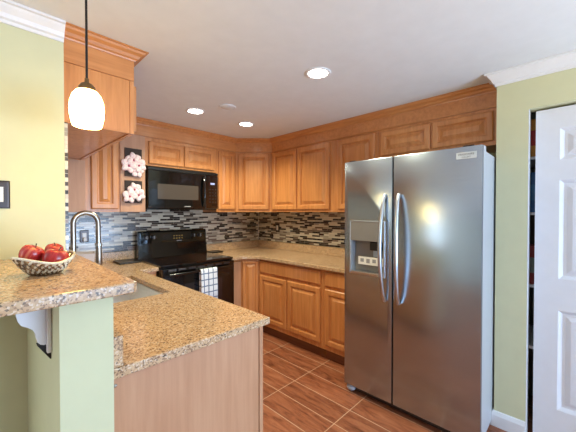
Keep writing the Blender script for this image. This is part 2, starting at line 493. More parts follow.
# pantry door (stands a little open into its frame)
dm = MB()
DX, DY0, DY1, DZ0, DZ1 = -0.462, -3.845, -3.211, 0.02, 2.048
stile, mid = 0.112, 0.10
py0, py3 = DY0+stile, DY1-stile; pm = (py0+py3)/2
us = [DY0, py0, pm-mid/2, pm+mid/2, py3, DY1]
vs = [DZ0, 0.225, 0.83, 1.02, 1.615, 1.735, 1.925, DZ1]
dm.cells(us, vs, lambda i, j: not (i in (1, 3) and j in (1, 3, 5)), DX, DX+0.034, 'yzx')
for i in (1, 3):
    for j in (1, 3, 5):
        w, h = us[i+1]-us[i], vs[j+1]-vs[j]
        dm.panel((DX+0.030, us[i+1], vs[j]), (0, -1, 0), (-1, 0, 0), w, h,
                 [(0, 0), (0, 0.030), (0.006, 0.026), (0.018, 0.014), (0.020, 0.012), (0.034, 0.013), (0.056, 0.024), (0.060, 0.025)])
struct('door_1', dm, 'door_white', 'white six panel pantry door standing slightly ajar', 'door')

# ================================================================== WOOD CABINETS
def door_rings(fw=0.055, t=0.021):
    return [(0, 0), (0, t-0.007), (0.005, t-0.002), (0.009, t), (fw-0.010, t), (fw-0.002, t-0.006), (fw, t-0.016), (fw+0.008, t-0.016), (fw+0.034, t-0.003), (fw+0.036, t-0.001), (fw+0.040, t-0.0005)]
def front(name, parent, o, u, n, w, h, fw=0.055, mat='maple', slab=False):
    rings = [(0, 0), (0, 0.013), (0.004, 0.017), (0.010, 0.02)] if slab else door_rings(fw)
    mb = MB().panel(Vector(o)+Vector(n)*0.0006, u, n, w, h, rings)
    return link(name, mb, mat, parent)

def front_back(name, p, x0, x1, z0, z1, y, **k):      # on a face looking towards -Y
    return front(name, p, (x0, y, z0), (1, 0, 0), (0, -1, 0), x1-x0, z1-z0, **k)
def front_side(name, p, y0, y1, z0, z1, x, **k):      # on a face looking towards -X; y0 nearest the corner
    return front(name, p, (x, y0, z0), (0, -1, 0), (-1, 0, 0), y0-y1, z1-z0, **k)

def carcass(parent, x0, x1, y0, y1, z0, z1, mat='maple'):
    return link('body', MB().box(x0, x1, y0, y1, z0, z1, 0.0015, 1), mat, parent)

ZB, ZT = 1.422, 2.165
FB = -0.325                       # face frames of the wall cabinets
UG = 'honey maple wall cabinets'
# back wall, left corner: one door and a flat panel
c = thing('wall_cabinet', (-2.15, -0.16, ZB), 'honey maple wall cabinet behind the faucet, with orchid pictures on its flat panel', 'cabinet', UG)
carcass(c, -2.572, -1.735, FB, -0.013, ZB, ZT)
front_back('door', c, -2.196, -1.977, ZB+0.028, 2.14, FB)
link('filler_panel', MB().box(-1.962, -1.737, FB-0.012, FB-0.0005, ZB+0.002, ZT-0.002, 0.001, 1), 'laminate', c)
link('side_panel', MB().box(-2.570, -2.236, FB-0.006, FB-0.0005, ZB+0.002, 1.868, 0.001, 1), 'laminate', c)
# over the microwave
c = thing('wall_cabinet', (-1.33, -0.16, 1.885), 'short honey maple wall cabinet directly above the black microwave', 'cabinet', UG)
carcass(c, -1.733, -0.924, FB, -0.003, 1.885, ZT)
front_back('door', c, -1.702, -1.335, 1.905, 2.128, FB, fw=0.05)
front_back('door', c, -1.325, -0.955, 1.905, 2.132, FB, fw=0.05)
# narrow one right of the microwave
c = thing('wall_cabinet', (-0.78, -0.16, ZB), 'narrow honey maple wall cabinet between microwave and diagonal corner cabinet', 'cabinet', UG)
carcass(c, -0.922, -0.643, FB, -0.013, ZB, ZT)
front_back('door', c, -0.898, -0.668, ZB+0.032, 2.145, FB, fw=0.05)
# diagonal corner
c = thing('wall_cabinet', (-0.25, -0.25, ZB), 'diagonal honey maple corner wall cabinet above the meeting of both tiled walls', 'cabinet', UG)
link('body', MB().prism([(-0.013, -0.013), (-0.641, -0.013), (-0.641, FB), (FB, -0.641), (-0.013, -0.641)], ZB, ZT), 'maple', c)
dd = V(1, -1, 0).normalized(); dn = V(-1, -1, 0).normalized()
front('door', c, V(-0.641, FB, ZB+0.030)+dd*0.030, dd, dn, 0.387, 2.147-ZB-0.030)
# right wall: pair of doors, then a single, then above the refrigerator
c = thing('wall_cabinet', (-0.16, -1.1, ZB), 'honey maple double door wall cabinet above the right countertop outlet', 'cabinet', UG)
carcass(c, FB, -0.013, -1.586, -0.643, ZB, ZT)
front_side('door', c, -0.668, -1.075, ZB+0.028, 2.145, FB)
front_side('door', c, -1.087, -1.540, ZB+0.028, 2.145, FB)
c = thing('wall_cabinet', (-0.16, -1.83, ZB), 'honey maple single door wall cabinet partly hidden by the refrigerator', 'cabinet', UG)
carcass(c, FB, -0.013, -2.076, -1.588, ZB, ZT)
front_side('door', c, -1.642, -2.050, ZB+0.028, 2.148, FB)
c = thing('wall_cabinet', (-0.16, -2.53, 1.90), 'short honey maple double door wall cabinet above the stainless refrigerator', 'cabinet', UG)
carcass(c, FB, -0.003, -3.006, -2.078, 1.90, ZT)
front_side('door', c, -2.112, -2.538, 1.93, 2.142, FB, fw=0.05)
front_side('door', c, -2.552, -2.968, 1.93, 2.142, FB, fw=0.05)

# soffit fascia with crown over the whole run
CW = [(0, H-0.055), (0.006, H-0.055), (0.008, H-0.048), (0.018, H-0.042), (0.026, H-0.028), (0.044, H-0.018), (0.050, H-0.008), (0.060, H-0.006), (0.060, H-0.001), (0, H-0.001)]
run = [(-2.255, FB), (-0.641, FB), (FB, -0.641), (FB, -3.006)]
t = thing('cabinet_soffit', (-0.4, -0.4, ZT+0.001), 'long maple soffit board running above the cabinets of both walls', 'soffit')
inner = [(p[0], p[1]) for p in run] + [(-0.003, -3.006), (-0.003, -0.003), (-2.255, -0.003)]
link('fascia_board', MB().prism(inner, ZT+0.001, H-0.002), 'maple_x', t)
link('crown_moulding', MB().sweep([run[0], run[1], run[2], (FB, -3.008)], CW, left=False), 'maple_y', t)
link('lower_bead', MB().sweep([(-2.255, FB), run[1], run[2], run[3]], [(0, ZT+0.002), (0.006, ZT+0.002), (0.008, ZT+0.008), (0.004, ZT+0.014), (0, ZT+0.014)], left=False), 'maple_y', t)

# hanging cabinet over the sink with its own fascia and crown
HX0, HX1, HY0, HY1, HZ = -2.5872, -2.262, -1.580, -0.350, 1.872
c = thing('hanging_cabinet', (-2.42, -0.97, HZ), 'maple cabinet hanging high over the sink, its plain end behind the pendant', 'cabinet')
carcass(c, HX0, HX1-0.002, HY0+0.004, HY1, HZ, ZT)
link('end_panel', MB().box(HX0, HX1-0.024, HY0, HY0+0.0035, HZ+0.001, ZT-0.002), 'maple', c)
link('face_frame', MB().box(HX1-0.0225, HX1, HY0-0.003, HY1, HZ-0.006, ZT-0.002, 0.001, 1), 'maple', c)
link('bottom_rail', MB().box(HX0, HX1-0.024, HY0-0.002, HY0+0.012, HZ-0.006, HZ-0.0005), 'maple_x', c)
for k in range(3):
    y1 = HY1-0.03-k*0.40
    front('door', c, (HX1, y1-0.385, HZ+0.015), (0, 1, 0), (1, 0, 0), 0.385, ZT-HZ-0.035, fw=0.05)
link('fascia_board', MB().box(HX0, HX1, HY0-0.004, HY1+0.02, ZT, H-0.002), 'maple_x', c)
link('crown_moulding', MB().sweep([(HX0, HY0-0.004), (HX1, HY0-0.004), (HX1, HY1-0.045)], [(o, z) for o, z in CW], left=False), 'maple_x', c)

# base cabinets
ZC = 0.878
BX = -0.59
BG = 'honey maple base cabinets on the right wall'
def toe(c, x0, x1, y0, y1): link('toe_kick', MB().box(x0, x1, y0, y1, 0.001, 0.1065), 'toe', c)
c = thing('base_cabinet', (-0.3, -1.19, 0), 'wide maple base cabinet with one drawer above two doors', 'cabinet', BG)
carcass(c, BX, -0.003, -1.655, -0.722, 0.107, ZC); toe(c, -0.545, -0.01, -1.655, -0.722)
front_side('drawer', c, -0.735, -1.628, 0.722, 0.856, BX, slab=True)
front_side('door', c, -0.735, -1.172, 0.160, 0.692, BX)
front_side('door', c, -1.186, -1.628, 0.160, 0.692, BX)
c = thing('base_cabinet', (-0.3, -1.86, 0), 'maple base cabinet with drawer and single door tucked beside the refrigerator', 'cabinet', BG)
carcass(c, BX, -0.003, -2.064, -1.657, 0.107, ZC); toe(c, -0.545, -0.01, -2.064, -1.657)
front_side('drawer', c, -1.684, -2.045, 0.722, 0.856, BX, slab=True)
front_side('door', c, -1.684, -2.045, 0.160, 0.692, BX)
c = thing('corner_base_cabinet', (-0.35, -0.35, 0), 'corner base cabinet with one narrow slanted maple door', 'cabinet')
A, B = V(-0.762, BX, 0), V(BX, -0.719, 0)
link('body', MB().prism([(-0.003, -0.003), (A.x, -0.003), (A.x, A.y), (B.x, B.y), (-0.003, B.y)], 0.107, ZC), 'maple', c)
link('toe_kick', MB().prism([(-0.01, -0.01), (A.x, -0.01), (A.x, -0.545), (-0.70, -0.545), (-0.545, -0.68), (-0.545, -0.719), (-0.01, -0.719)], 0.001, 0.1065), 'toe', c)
du = (B-A).normalized(); dn2 = V(du.y, -du.x, 0)
front('door', c, A+du*0.016+V(0, 0, 0.135), du, dn2, (B-A).length-0.032, 0.715, fw=0.035)
c = thing('base_cabinet', (-0.84, -0.3, 0), 'narrow flat fronted maple base cabinet between range and corner', 'cabinet')
carcass(c, -0.918, -0.7635, BX, -0.003, 0.107, ZC); toe(c, -0.918, -0.7635, -0.545, -0.01)
front_back('door', c, -0.908, -0.776, 0.135, 0.85, BX, slab=True, mat='laminate')
c = thing('sink_base_cabinet', (-2.25, -1.4, 0), 'peninsula base cabinet with a plain pale maple end below the granite', 'cabinet')
carcass(c, -2.575, -1.936, -2.300, -0.62, 0.107, 0.62)
link('upper_rail', MB().cells([-2.575, -2.46, -1.965, -1.936], [-2.300, -1.62, -0.76, -0.62], lambda i, j: not (i == 1 and j == 1), 0.621, ZC, 'xyz'), 'maple', c)
link('end_panel', MB().box(-2.598, -1.962, -2.318, -2.3005, 0.002, ZC, 0.001, 1), 'laminate', c)
link('face_frame', MB().box(-1.958, -1.935, -2.320, -2.3005, 0.002, ZC, 0.002, 1), 'laminate', c)
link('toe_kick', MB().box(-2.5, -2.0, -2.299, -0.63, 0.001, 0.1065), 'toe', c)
attach('screw', MB().lathe([(0, 0.003), (0.004, 0.002), (0.006, 0)], n=12), 'nickel', c).matrix_local = Matrix.Translation(V(-2.590+0.012, -2.3185, 0.85) - WORLD[c.name]) @ Matrix.Rotation(PI/2, 4, 'X')
for k in range(4):
    y0 = -0.66-k*0.41
    front('door', c, (-1.936, y0-0.39, 0.14), (0, 1, 0), (1, 0, 0), 0.39, 0.46)
    front('drawer', c, (-1.936, y0-0.39, 0.70), (0, 1, 0), (1, 0, 0), 0.39, 0.155, slab=True)
c = thing('base_cabinet', (-1.84, -0.3, 0), 'narrow maple base cabinet just beside the range, on its sink side', 'cabinet')
carcass(c, -1.933, -1.737, BX, -0.003, 0.107, ZC); toe(c, -1.933, -1.737, -0.545, -0.01)
front_back('door', c, -1.915, -1.745, 0.135, 0.85, BX, fw=0.04)

# ================================================================== WORKTOPS
ZW = 0.914
t = thing('countertop', (-0.35, -0.9, ZC+0.002), 'speckled granite countertop turning the corner below the right wall cabinets', 'countertop')
link('slab', MB().prism([(-0.004, -0.004), (-0.919, -0.004), (-0.919, -0.642), (-0.785, -0.642), (-0.735, -0.665), (-0.665, -0.735), (-0.642, -0.785), (-0.642, -2.064), (-0.004, -2.064)], ZC+0.002, ZW, 0.004), 'granite', t)
link('splash_lip', MB().prism([(-0.004, -0.004), (-0.919, -0.004), (-0.919, -0.024), (-0.024, -0.024), (-0.024, -2.064), (-0.004, -2.064)], ZW+0.0005, 1.012, 0.002), 'granite', t)
t = thing('countertop', (-2.25, -1.2, ZC+0.002), 'speckled granite sink countertop ending in the peninsula beside the half wall', 'countertop')
SX0, SX1, SY0, SY1 = -2.415, -2.035, -1.545, -0.83
link('slab', MB().cells([-2.600, -2.586, SX0, SX1, -1.907, -1.735], [-2.338, -1.596, SY0, SY1, -0.642, -0.004],
     lambda i, j: not (i == 2 and j == 2) and not (i == 4 and j < 4) and not (i == 0 and j > 0), ZC+0.002, ZW, 'xyz', 0.004), 'granite', t)
link('splash_lip', MB().cells([-2.600, -2.586, -2.557, -1.735], [-2.332, -1.595, -0.024, -0.004], lambda i, j: (i == 0 and j == 0) or i == 1 or (i > 0 and j == 2), ZW+0.0005, 1.016, 'xyz', 0.002), 'granite', t)
# raised bar
t = tag(link('bar_top', MB().prism([(-3.04, -1.5945), (-3.04, -2.458), (-2.566, -2.458), (-2.553, -2.445), (-2.545, -1.5945)], 1.1795, 1.213, 0.004), 'granite'),
        'raised granite bar top carrying the basket of apples', 'bar counter')

# sink
b = MB()
t1 = 0.02
zb = 0.70
b.cells([SX0-0.02, SX0+0.004, SX1-0.004, SX1+0.02], [SY0-0.02, SY0+0.004, SY1-0.004, SY1+0.02], lambda i, j: not (i == 1 and j == 1), ZC-0.004, ZC+0.0015, 'xyz')
b.cells([SX0+0.001, SX0+0.006, SX1-0.006, SX1-0.001], [SY0+0.001, SY0+0.006, SY1-0.006, SY1-0.001], lambda i, j: not (i == 1 and j == 1), zb, ZC+0.001, 'xyz')
b.box(SX0+0.001, SX1-0.001, SY0+0.001, SY1-0.001, zb-0.005, zb)
s_ = thing('kitchen_sink', ((SX0+SX1)/2, (SY0+SY1)/2, zb-0.006), 'stainless undermount sink set into the peninsula granite', 'sink')
link('basin', b, 'sink_steel', s_)
link('drain', MB().lathe([(0.045, 0.001), (0.045, 0.004), (0.03, 0.003), (0.0, 0.002)], ((SX0+SX1)/2, (SY0+SY1)/2, zb), 24), 'handle_steel', s_, True)

# faucet
fx, fy = -2.485, -1.2
f_ = thing('faucet', (fx, fy, ZW), 'tall brushed nickel gooseneck pull-down faucet rising behind the bar', 'faucet')
link('base_ring', MB().lathe([(0, 0), (0.030, 0), (0.030, 0.008), (0.026, 0.014), (0.022, 0.05), (0.0, 0.05)], (fx, fy, ZW+0.0005), 24), 'nickel', f_, True)
R0 = 0.066
arc = [(fx, fy, ZW+0.05), (fx, fy, 1.2), (fx, fy, 1.30)]
for k in range(0, 19):
    a = PI - k*PI/18
    arc.append((fx+R0+R0*math.cos(a), fy, 1.352+R0*math.sin(a)))
arc += [(fx+2*R0, fy, 1.30), (fx+2*R0+0.002, fy, 1.215)]
link('spout', MB().tube(arc, 0.0145, 16), 'nickel', f_, True)
link('spray_collar', MB().tube([(fx+2*R0+0.002, fy, 1.222), (fx+2*R0+0.002, fy, 1.204)], 0.0195, 16), 'handle_steel', f_, True)
link('spray_head', MB().tube([(fx+2*R0+0.002, fy, 1.2035), (fx+2*R0+0.003, fy, 1.14), (fx+2*R0+0.003, fy, 1.09), (fx+2*R0+0.003, fy, 1.082)], [0.0165, 0.018, 0.019, 0.017], 16), 'nickel', f_, True)
link('lever_handle', MB().tube([(fx, fy+0.022, 0.975), (fx, fy+0.05, 0.985), (fx+0.01, fy+0.10, 1.01)], [0.011, 0.008, 0.006], 10), 'nickel', f_, True)

# backsplashes
def splash(name, mb, mat, label):
    return tag(link(name, mb, mat), label, 'backsplash')
b_ = thing('tile_backsplash', (-1.3, -0.006, 1.017), 'glass strip mosaic backsplash behind the range', 'backsplash')
link('tile_field', MB().box(-2.573, -0.0125, -0.0115, -0.001, 1.018, 1.446), 'mosaic_x', b_)
link('corner_caulk', MB().tube([(-0.0155, -0.0155, 1.02), (-0.0155, -0.0155, ZB-0.002)], 0.003, 8), 'white', b_)
splash('tile_backsplash', MB().box(-0.0115, -0.001, -2.064, -0.012, 1.0165, ZB-0.001), 'mosaic_y', 'glass strip mosaic backsplash on the wall beside the refrigerator')
splash('tile_backsplash', MB().box(-2.5875, -2.5745, -1.5905, -0.013, 1.018, 1.864), 'mosaic_y', 'mosaic tile seen edge on at the end of the yellow wall')

# ================================================================== RANGE
RX0, RX1 = -1.728, -0.927
r = thing('range', ((RX0+RX1)/2, -0.35, 0), 'black freestanding electric range with a checked towel on its handle', 'stove')
link('body', MB().box(RX0+0.004, RX1-0.004, -0.640, -0.03, 0.012, 0.905, 0.003, 1), 'black_gloss', r)
link('cooktop', MB().box(RX0, RX1, -0.662, -0.035, 0.9055, 0.927, 0.005), 'black_glass', r)
bgm = MB()
bgm.prism([(-0.030, 0.9275), (-0.120, 0.9275), (-0.108, 1.00), (-0.096, 1.07), (-0.092, 1.20), (-0.080, 1.216), (-0.030, 1.216)], RX0, RX1)
for v in bgm.b.verts: v.co = V(v.co.z, v.co.x, v.co.y)
link('back_guard', bgm, 'black_gloss', r)
link('control_panel', MB().box(RX0+0.02, RX1-0.02, -0.0985, -0.0965, 1.085, 1.195, 0.0008, 1), 'black_glass', r)
for kx in (-1.645, -1.567, -1.097, -1.018):
    kb = attach('knob', MB().lathe([(0, 0.026), (0.018, 0.025), (0.022, 0.018), (0.026, 0.0)], n=20), 'plate', r, True)
    kb.matrix_local = Matrix.Translation(V(kx, -0.099, 1.148)-WORLD[r.name]) @ Matrix.Rotation(PI/2, 4, 'X')
    nd = link('pointer', MB().box(-0.004, 0.004, -0.018, 0.018, 0.0262, 0.031, 0.001, 1), 'grey_mark', None)
    nd.parent = kb; nd.location = (0, 0, 0.0262)
link('clock_display', MB().box(-1.47, -1.37, -0.1005, -0.0988, 1.120, 1.170), 'oven_window', r)
for i in range(4):
    for j in range(2):
        link('touch_key', MB().box(-1.345+i*0.032, -1.327+i*0.032, -0.1003, -0.0988, 1.118+j*0.028, 1.130+j*0.028), 'amber_mark', r)
link('badge', MB().box(-1.305, -1.245, -0.1000, -0.0988, 1.092, 1.100), 'grey_mark', r)
link('oven_door', MB().box(RX0+0.006, RX1-0.006, -0.690, -0.6405, 0.235, 0.893, 0.005), 'black_gloss', r)
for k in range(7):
    link('reflection_dash', MB().box(RX0+0.06+k*0.1, RX0+0.135+k*0.1, -0.6925, -0.6905, 0.868, 0.884, 0.0008, 1), 'plate', r)  # bluish reflections along the oven front, modelled as paler segments
link('oven_window', MB().box(RX0+0.16, RX1-0.16, -0.6925, -0.6903, 0.43, 0.73, 0.001, 1), 'oven_window', r)
hb = MB().tube([(RX0+0.05, -0.738, 0.842), (RX1-0.05, -0.738, 0.842)], 0.0125, 14)
for hx in (RX0+0.07, RX1-0.07): hb.tube([(hx, -0.6905, 0.842), (hx, -0.73, 0.842)], 0.009, 10)
link('door_handle', hb, 'black_gloss', r, True)
link('storage_drawer', MB().box(RX0+0.006, RX1-0.006, -0.688, -0.6405, 0.045, 0.228, 0.005), 'black_gloss', r)
for bx, by, br in ((-1.52, -0.22, 0.075), (-1.14, -0.22, 0.095), (-1.52, -0.49, 0.095), (-1.14, -0.49, 0.075)):
    link('burner_ring', MB().lathe([(br-0.003, 0.0), (br-0.003, 0.0004), (br, 0.0004), (br, 0.0)], (bx, by, 0.9272), 36), 'oven_window', r)

# towel over the handle
tw = MB()
TX0, TX1 = -1.372, -1.185
nx = 13
prof = []
for k in range(9):
    a = PI*k/8
    prof.append((-0.738+0.0155*math.cos(a), 0.842+0.0155*math.sin(a)))
prof = [(-0.7222, 0.62), (-0.7222, 0.74)] + prof + [(-0.7545, 0.78), (-0.757, 0.70), (-0.758, 0.62), (-0.757, 0.535)]
rows = []
for (yy, zz) in prof:
    drop = max(0.0, 0.84-zz)
    rows.append([(TX0+(TX1-TX0)*i/(nx-1)+0.012*drop*math.sin(i), yy - (0.004*math.sin(i*1.1)+0.004)*min(1, drop*6)*(1 if yy < -0.738 else 0), zz-(0.02*i/(nx-1) if zz < 0.6 and yy < -0.74 else 0)) for i in range(nx)])
vv = [[tw.b.verts.new(p) for p in rw] for rw in rows]
for a, bb in zip(vv, vv[1:]):
    for i in range(nx-1): tw.b.faces.new((a[i], a[i+1], bb[i+1], bb[i]))
o = tag(link('dish_towel', tw, 'towel', smooth=True), 'white dish towel with blue grid lines hanging on the oven handle', 'towel')
sm = o.modifiers.new('thickness', 'SOLIDIFY'); sm.thickness = 0.0025; sm.offset = 0

# trays beside the range
def tray(x0, x1, y0, y1, label):
    tt = MB().box(x0, x1, y0, y1, ZW+0.001, ZW+0.014, 0.004)
    tt.cells([x0+0.002, x0+0.008, x1-0.008, x1-0.002], [y0+0.002, y0+0.008, y1-0.008, y1-0.002], lambda i, j: not (i == 1 and j == 1), ZW+0.0135, ZW+0.018, 'xyz', 0.001)
    return tag(link('trivet_tray', tt, 'dark_plastic'), label, 'tray', 'flat black trays beside the range')
tray(-1.945, -1.742, -0.245, -0.03, 'flat black tray on the sink side of the range')
tray(-0.910, -0.74, -0.19, -0.06, 'flat black tray on the corner side of the range')

# ================================================================== MICROWAVE
mx0, mx1, mz0, mz1, my = -1.724, -0.929, 1.447, 1.872, -0.372
mw = thing('microwave', ((mx0+mx1)/2, -0.19, mz0), 'black over-the-range microwave hung below the short cabinet', 'microwave')
link('body', MB().box(mx0, mx1, -0.340, -0.014, mz0, mz1, 0.004, 1), 'black_gloss', mw)
link('door', MB().box(mx0, -1.100, my, -0.3405, mz0+0.012, mz1-0.03, 0.006), 'black_gloss', mw)
link('window', MB().box(-1.632, -1.182, my-0.0016, my-0.0003, 1.553, 1.708, 0.0006, 1), 'micro_window', mw)
link('control_panel', MB().box(-1.097, mx1, my, -0.3405, mz0+0.012, mz1-0.03, 0.006), 'black_glass', mw)
link('vent_grille', MB().box(mx0, mx1, my+0.004, -0.3405, mz1-0.028, mz1, 0.003, 1), 'dark_plastic', mw)
hp = []
for k in range(11):
    s2 = k/10
    hp.append((-1.122, my-0.004-0.034*math.sin(PI*s2)**0.6, 1.485+s2*0.325))
link('handle', MB().tube(hp, 0.0125, 12), 'black_gloss', mw, True)
link('clock_display', MB().box(-1.03, -0.975, my-0.0015, my-0.0003, 1.735, 1.757), 'blue_mark', mw)
for i in range(3):
    for j in range(5):
        link('touch_key', MB().box(-1.045+i*0.036, -1.027+i*0.036, my-0.0013, my-0.0003, 1.53+j*0.036, 1.542+j*0.036), 'plate', mw)
link('badge', MB().box(-1.345, -1.275, my-0.0013, my-0.0003, 1.478, 1.486), 'grey_mark', mw)

# ================================================================== REFRIGERATOR
FX = -0.871
Y0, YM, Y1 = -2.077, -2.474, -3.010
ZF = 1.812
fr = thing('refrigerator', (-0.45, -2.54, 0), 'tall side-by-side stainless steel refrigerator with ice and water dispenser', 'refrigerator')
link('cabinet', MB().box(-0.804, -0.06, -3.001, -2.090, 0.03, 1.79, 0.004), 'fridge_side', fr)
link('base_grille', MB().box(-0.835, -0.7, -2.95, -2.10, 0.022, 0.062, 0.003), 'dark_plastic', fr)
dl = MB()
dy0, dy1, dz0, dz1 = -2.412, -2.134, 0.955, 1.352
dl.cells([YM+0.004, dy0, dy1, Y0], [0.066, dz0, dz1, ZF], lambda i, j: not (i == 1 and j == 1), FX, -0.806, 'yzx', 0.007)
left = link('freezer_door', dl, 'steel', fr, True)
link('fridge_door', MB().box(FX, -0.806, Y1, YM-0.004, 0.066, ZF, 0.007), 'steel', fr, True)
link('door_edge_strip', MB().box(FX+0.008, -0.808, Y1-0.0035, Y1-0.0004, 0.075, ZF-0.006), 'fridge_side', fr)
# dispenser
zc_ = 1.203
ds = link('dispenser', MB().box(FX-0.003, FX+0.06, dy0+0.001, dy1-0.001, zc_, dz1-0.001, 0.003), 'dispenser_grey', fr)
cav = MB()
cav.box(FX+0.058, FX+0.064, dy0+0.001, dy1-0.001, dz0+0.001, zc_-0.001)
link('recess_back', cav, 'dispenser_grey', ds)
link('recess_side', MB().box(FX-0.001, FX+0.0575, dy1-0.008, dy1-0.001, dz0+0.001, zc_-0.001), 'dispenser_side', ds)
link('recess_side', MB().box(FX-0.001, FX+0.0575, dy0+0.001, dy0+0.008, dz0+0.001, zc_-0.001), 'dispenser_side', ds)
link('drip_tray', MB().box(FX-0.008, FX+0.0575, dy0+0.009, dy1-0.009, dz0+0.001, dz0+0.016, 0.003), 'handle_steel', ds)
link('dispenser_rim', MB().cells([dy0-0.006, dy0+0.003, dy1-0.003, dy1+0.006], [dz0-0.006, dz0+0.003, dz1-0.003, dz1+0.006], lambda i, j: not (i == 1 and j == 1), FX-0.006, FX-0.0005, 'yzx', 0.002), 'handle_steel', ds)
link('nozzle', MB().box(FX+0.016, FX+0.056, dy0+0.035, dy0+0.125, 1.135, zc_-0.001, 0.008), 'dark_plastic', ds)
link('paddle', MB().box(FX+0.044, FX+0.056, dy0+0.05, dy0+0.11, 1.085, 1.140, 0.003), 'dispenser_side', ds)
link('label_strip', MB().box(FX+0.030, FX+0.034, dy0+0.010, dy1-0.05, 1.022, 1.082), 'rocker', ds)
for k in range(4):
    yk = dy0+0.03+k*0.05
    link('label_mark', MB().box(FX+0.0285, FX+0.0298, yk, yk+0.028, 1.036+0.006*(k % 2), 1.068), 'grey_mark', ds)
# handles bow outwards
for yh in (YM+0.050, YM-0.050):
    pts = []
    for k in range(19):
        s2 = k/18
        pts.append((FX-0.012-0.058*math.sin(PI*s2)**0.55, yh + (0.012*math.sin(PI*s2) if yh > YM else -0.004*math.sin(PI*s2)), 0.79+s2*0.755))
    rr = [0.0115+0.003*math.sin(PI*k/18) for k in range(19)]
    link('door_handle', MB().tube(pts, rr, 14), 'handle_steel', fr, True)
link('hinge_cap', MB().box(-0.84, -0.74, -2.96, -2.90, ZF-0.0215, ZF+0.012, 0.004), 'dark_plastic', fr)
link('hinge_cap', MB().box(-0.84, -0.74, -2.15, -2.10, ZF-0.0215, ZF+0.012, 0.004), 'dark_plastic', fr)
link('roller_cover', MB().ball((FX+0.034, -2.122, 0.036), 0.03, (1.0, 1.25, 0.85)), 'dispenser_side', fr, True)
for yy in (-2.2, -2.88):
    for xx in (-0.72, -0.16):
        fw_ = link('wheel', MB().tube([(xx, yy-0.015, 0.0205), (xx, yy+0.015, 0.0205)], 0.02, 16), 'dark_plastic', fr, True)
# name badge
bd = link('badge', MB().box(FX-0.0022, FX-0.0004, -2.980, -2.872, 1.738, 1.778, 0.0006, 1), 'handle_steel', fr)
def text(body, size, loc, parent, mat):
    cu = bpy.data.curves.new('lettering', 'FONT'); cu.body = body; cu.size = size; cu.extrude = 0.0003
    cu.align_x = 'CENTER'; cu.align_y = 'CENTER'
    to = bpy.data.objects.new('tmp_text', cu); COL.objects.link(to)
    dg = bpy.context.evaluated_depsgraph_get(); dg.update()
    me = bpy.data.meshes.new_from_object(to.evaluated_get(dg))
    bpy.data.objects.remove(to)
    me.transform(Matrix.Rotation(-PI/2, 4, 'Z') @ Matrix.Rotation(PI/2, 4, 'X'))
    o = bpy.data.objects.new('lettering', me); COL.objects.link(o)
    me.materials.clear(); me.materials.append(M[mat])
    o.parent = parent; o.location = Vector(loc) - WORLD[parent.name]
    WORLD[o.name] = Vector(loc)
    return o
text('FRIGIDAIRE', 0.0165, (FX-0.0030, -2.926, 1.764), bd, 'dark_plastic')
text('GALLERY', 0.0115, (FX-0.0030, -2.926, 1.748), bd, 'dark_plastic')

# ================================================================== BAR: CORBEL, SWITCH
cb = thing('corbel_bracket', (-2.77, -2.24, 0.99), 'white scrolled corbel under the granite bar overhang', 'bracket')
link('back_plate', MB().box(-2.7475, -2.7358, -2.275, -2.20, 1.000, 1.1785, 0.002, 1), 'white', cb)
out = [(-2.748, 1.1785), (-2.822, 1.1785), (-2.822, 1.165), (-2.815, 1.150), (-2.815, 1.128), (-2.811, 1.108), (-2.803, 1.094), (-2.790, 1.086), (-2.779, 1.076), (-2.772, 1.062),
       (-2.770, 1.048), (-2.768, 1.036), (-2.762, 1.028), (-2.754, 1.024), (-2.748, 1.024)]
cm = MB().prism(out, -2.262, -2.215)
for v in cm.b.verts: v.co = V(v.co.x, v.co.z, v.co.y)
link('scroll', cm, 'white', cb)
wd = MB().prism([(-2.7475, 1.0235), (-2.768, 1.0235), (-2.738, 0.975), (-2.7358, 0.975), (-2.7358, 0.999), (-2.7475, 0.999)], -2.256, -2.225)
for v in wd.b.verts: v.co = V(v.co.x, v.co.z, v.co.y)
link('dark_wedge', wd, 'cord', cb)  # small black wedge below the scroll

def plate(name, o, u, n, w, h, label, cat, gang=1):
    """decorator plate with rocker, centred on o"""
    o, u, n = Vector(o), Vector(u), Vector(n); z = V(0, 0, 1)
    t = thing(name, o - z*h/2, label, cat)
    link('cover_plate', MB().panel(o-u*w/2-z*h/2+n*0.0005, u, n, w, h, [(0, 0), (0, 0.003), (0.004, 0.006), (0.009, 0.0065)]), 'plate', t)
    link('rocker', MB().panel(o-u*0.017-z*0.033+n*0.0072, u, n, 0.034, 0.066, [(0, 0), (0, 0.003), (0.002, 0.004)]), 'rocker', t)
    return t
plate('light_switch', (-2.826, -1.591, 1.499), (1, 0, 0), (0, -1, 0), 0.078, 0.122, 'dark metal switch plate with white rocker on the yellow wall', 'light switch')
plate('wall_outlet', (-0.0115, -0.425, 1.205), (0, -1, 0), (-1, 0, 0), 0.075, 0.118, 'dark outlet plate on the mosaic beneath the double door cabinet', 'outlet')
wo = plate('wall_outlet', (-2.182, -0.0115, 1.190), (1, 0, 0), (0, -1, 0), 0.072, 0.118, 'dark outlet plate framed by the faucet arch, with a white plug', 'outlet')
link('plug', MB().box(-2.196, -2.168, -0.05, -0.0245, 1.142, 1.178, 0.004), 'rocker', wo)

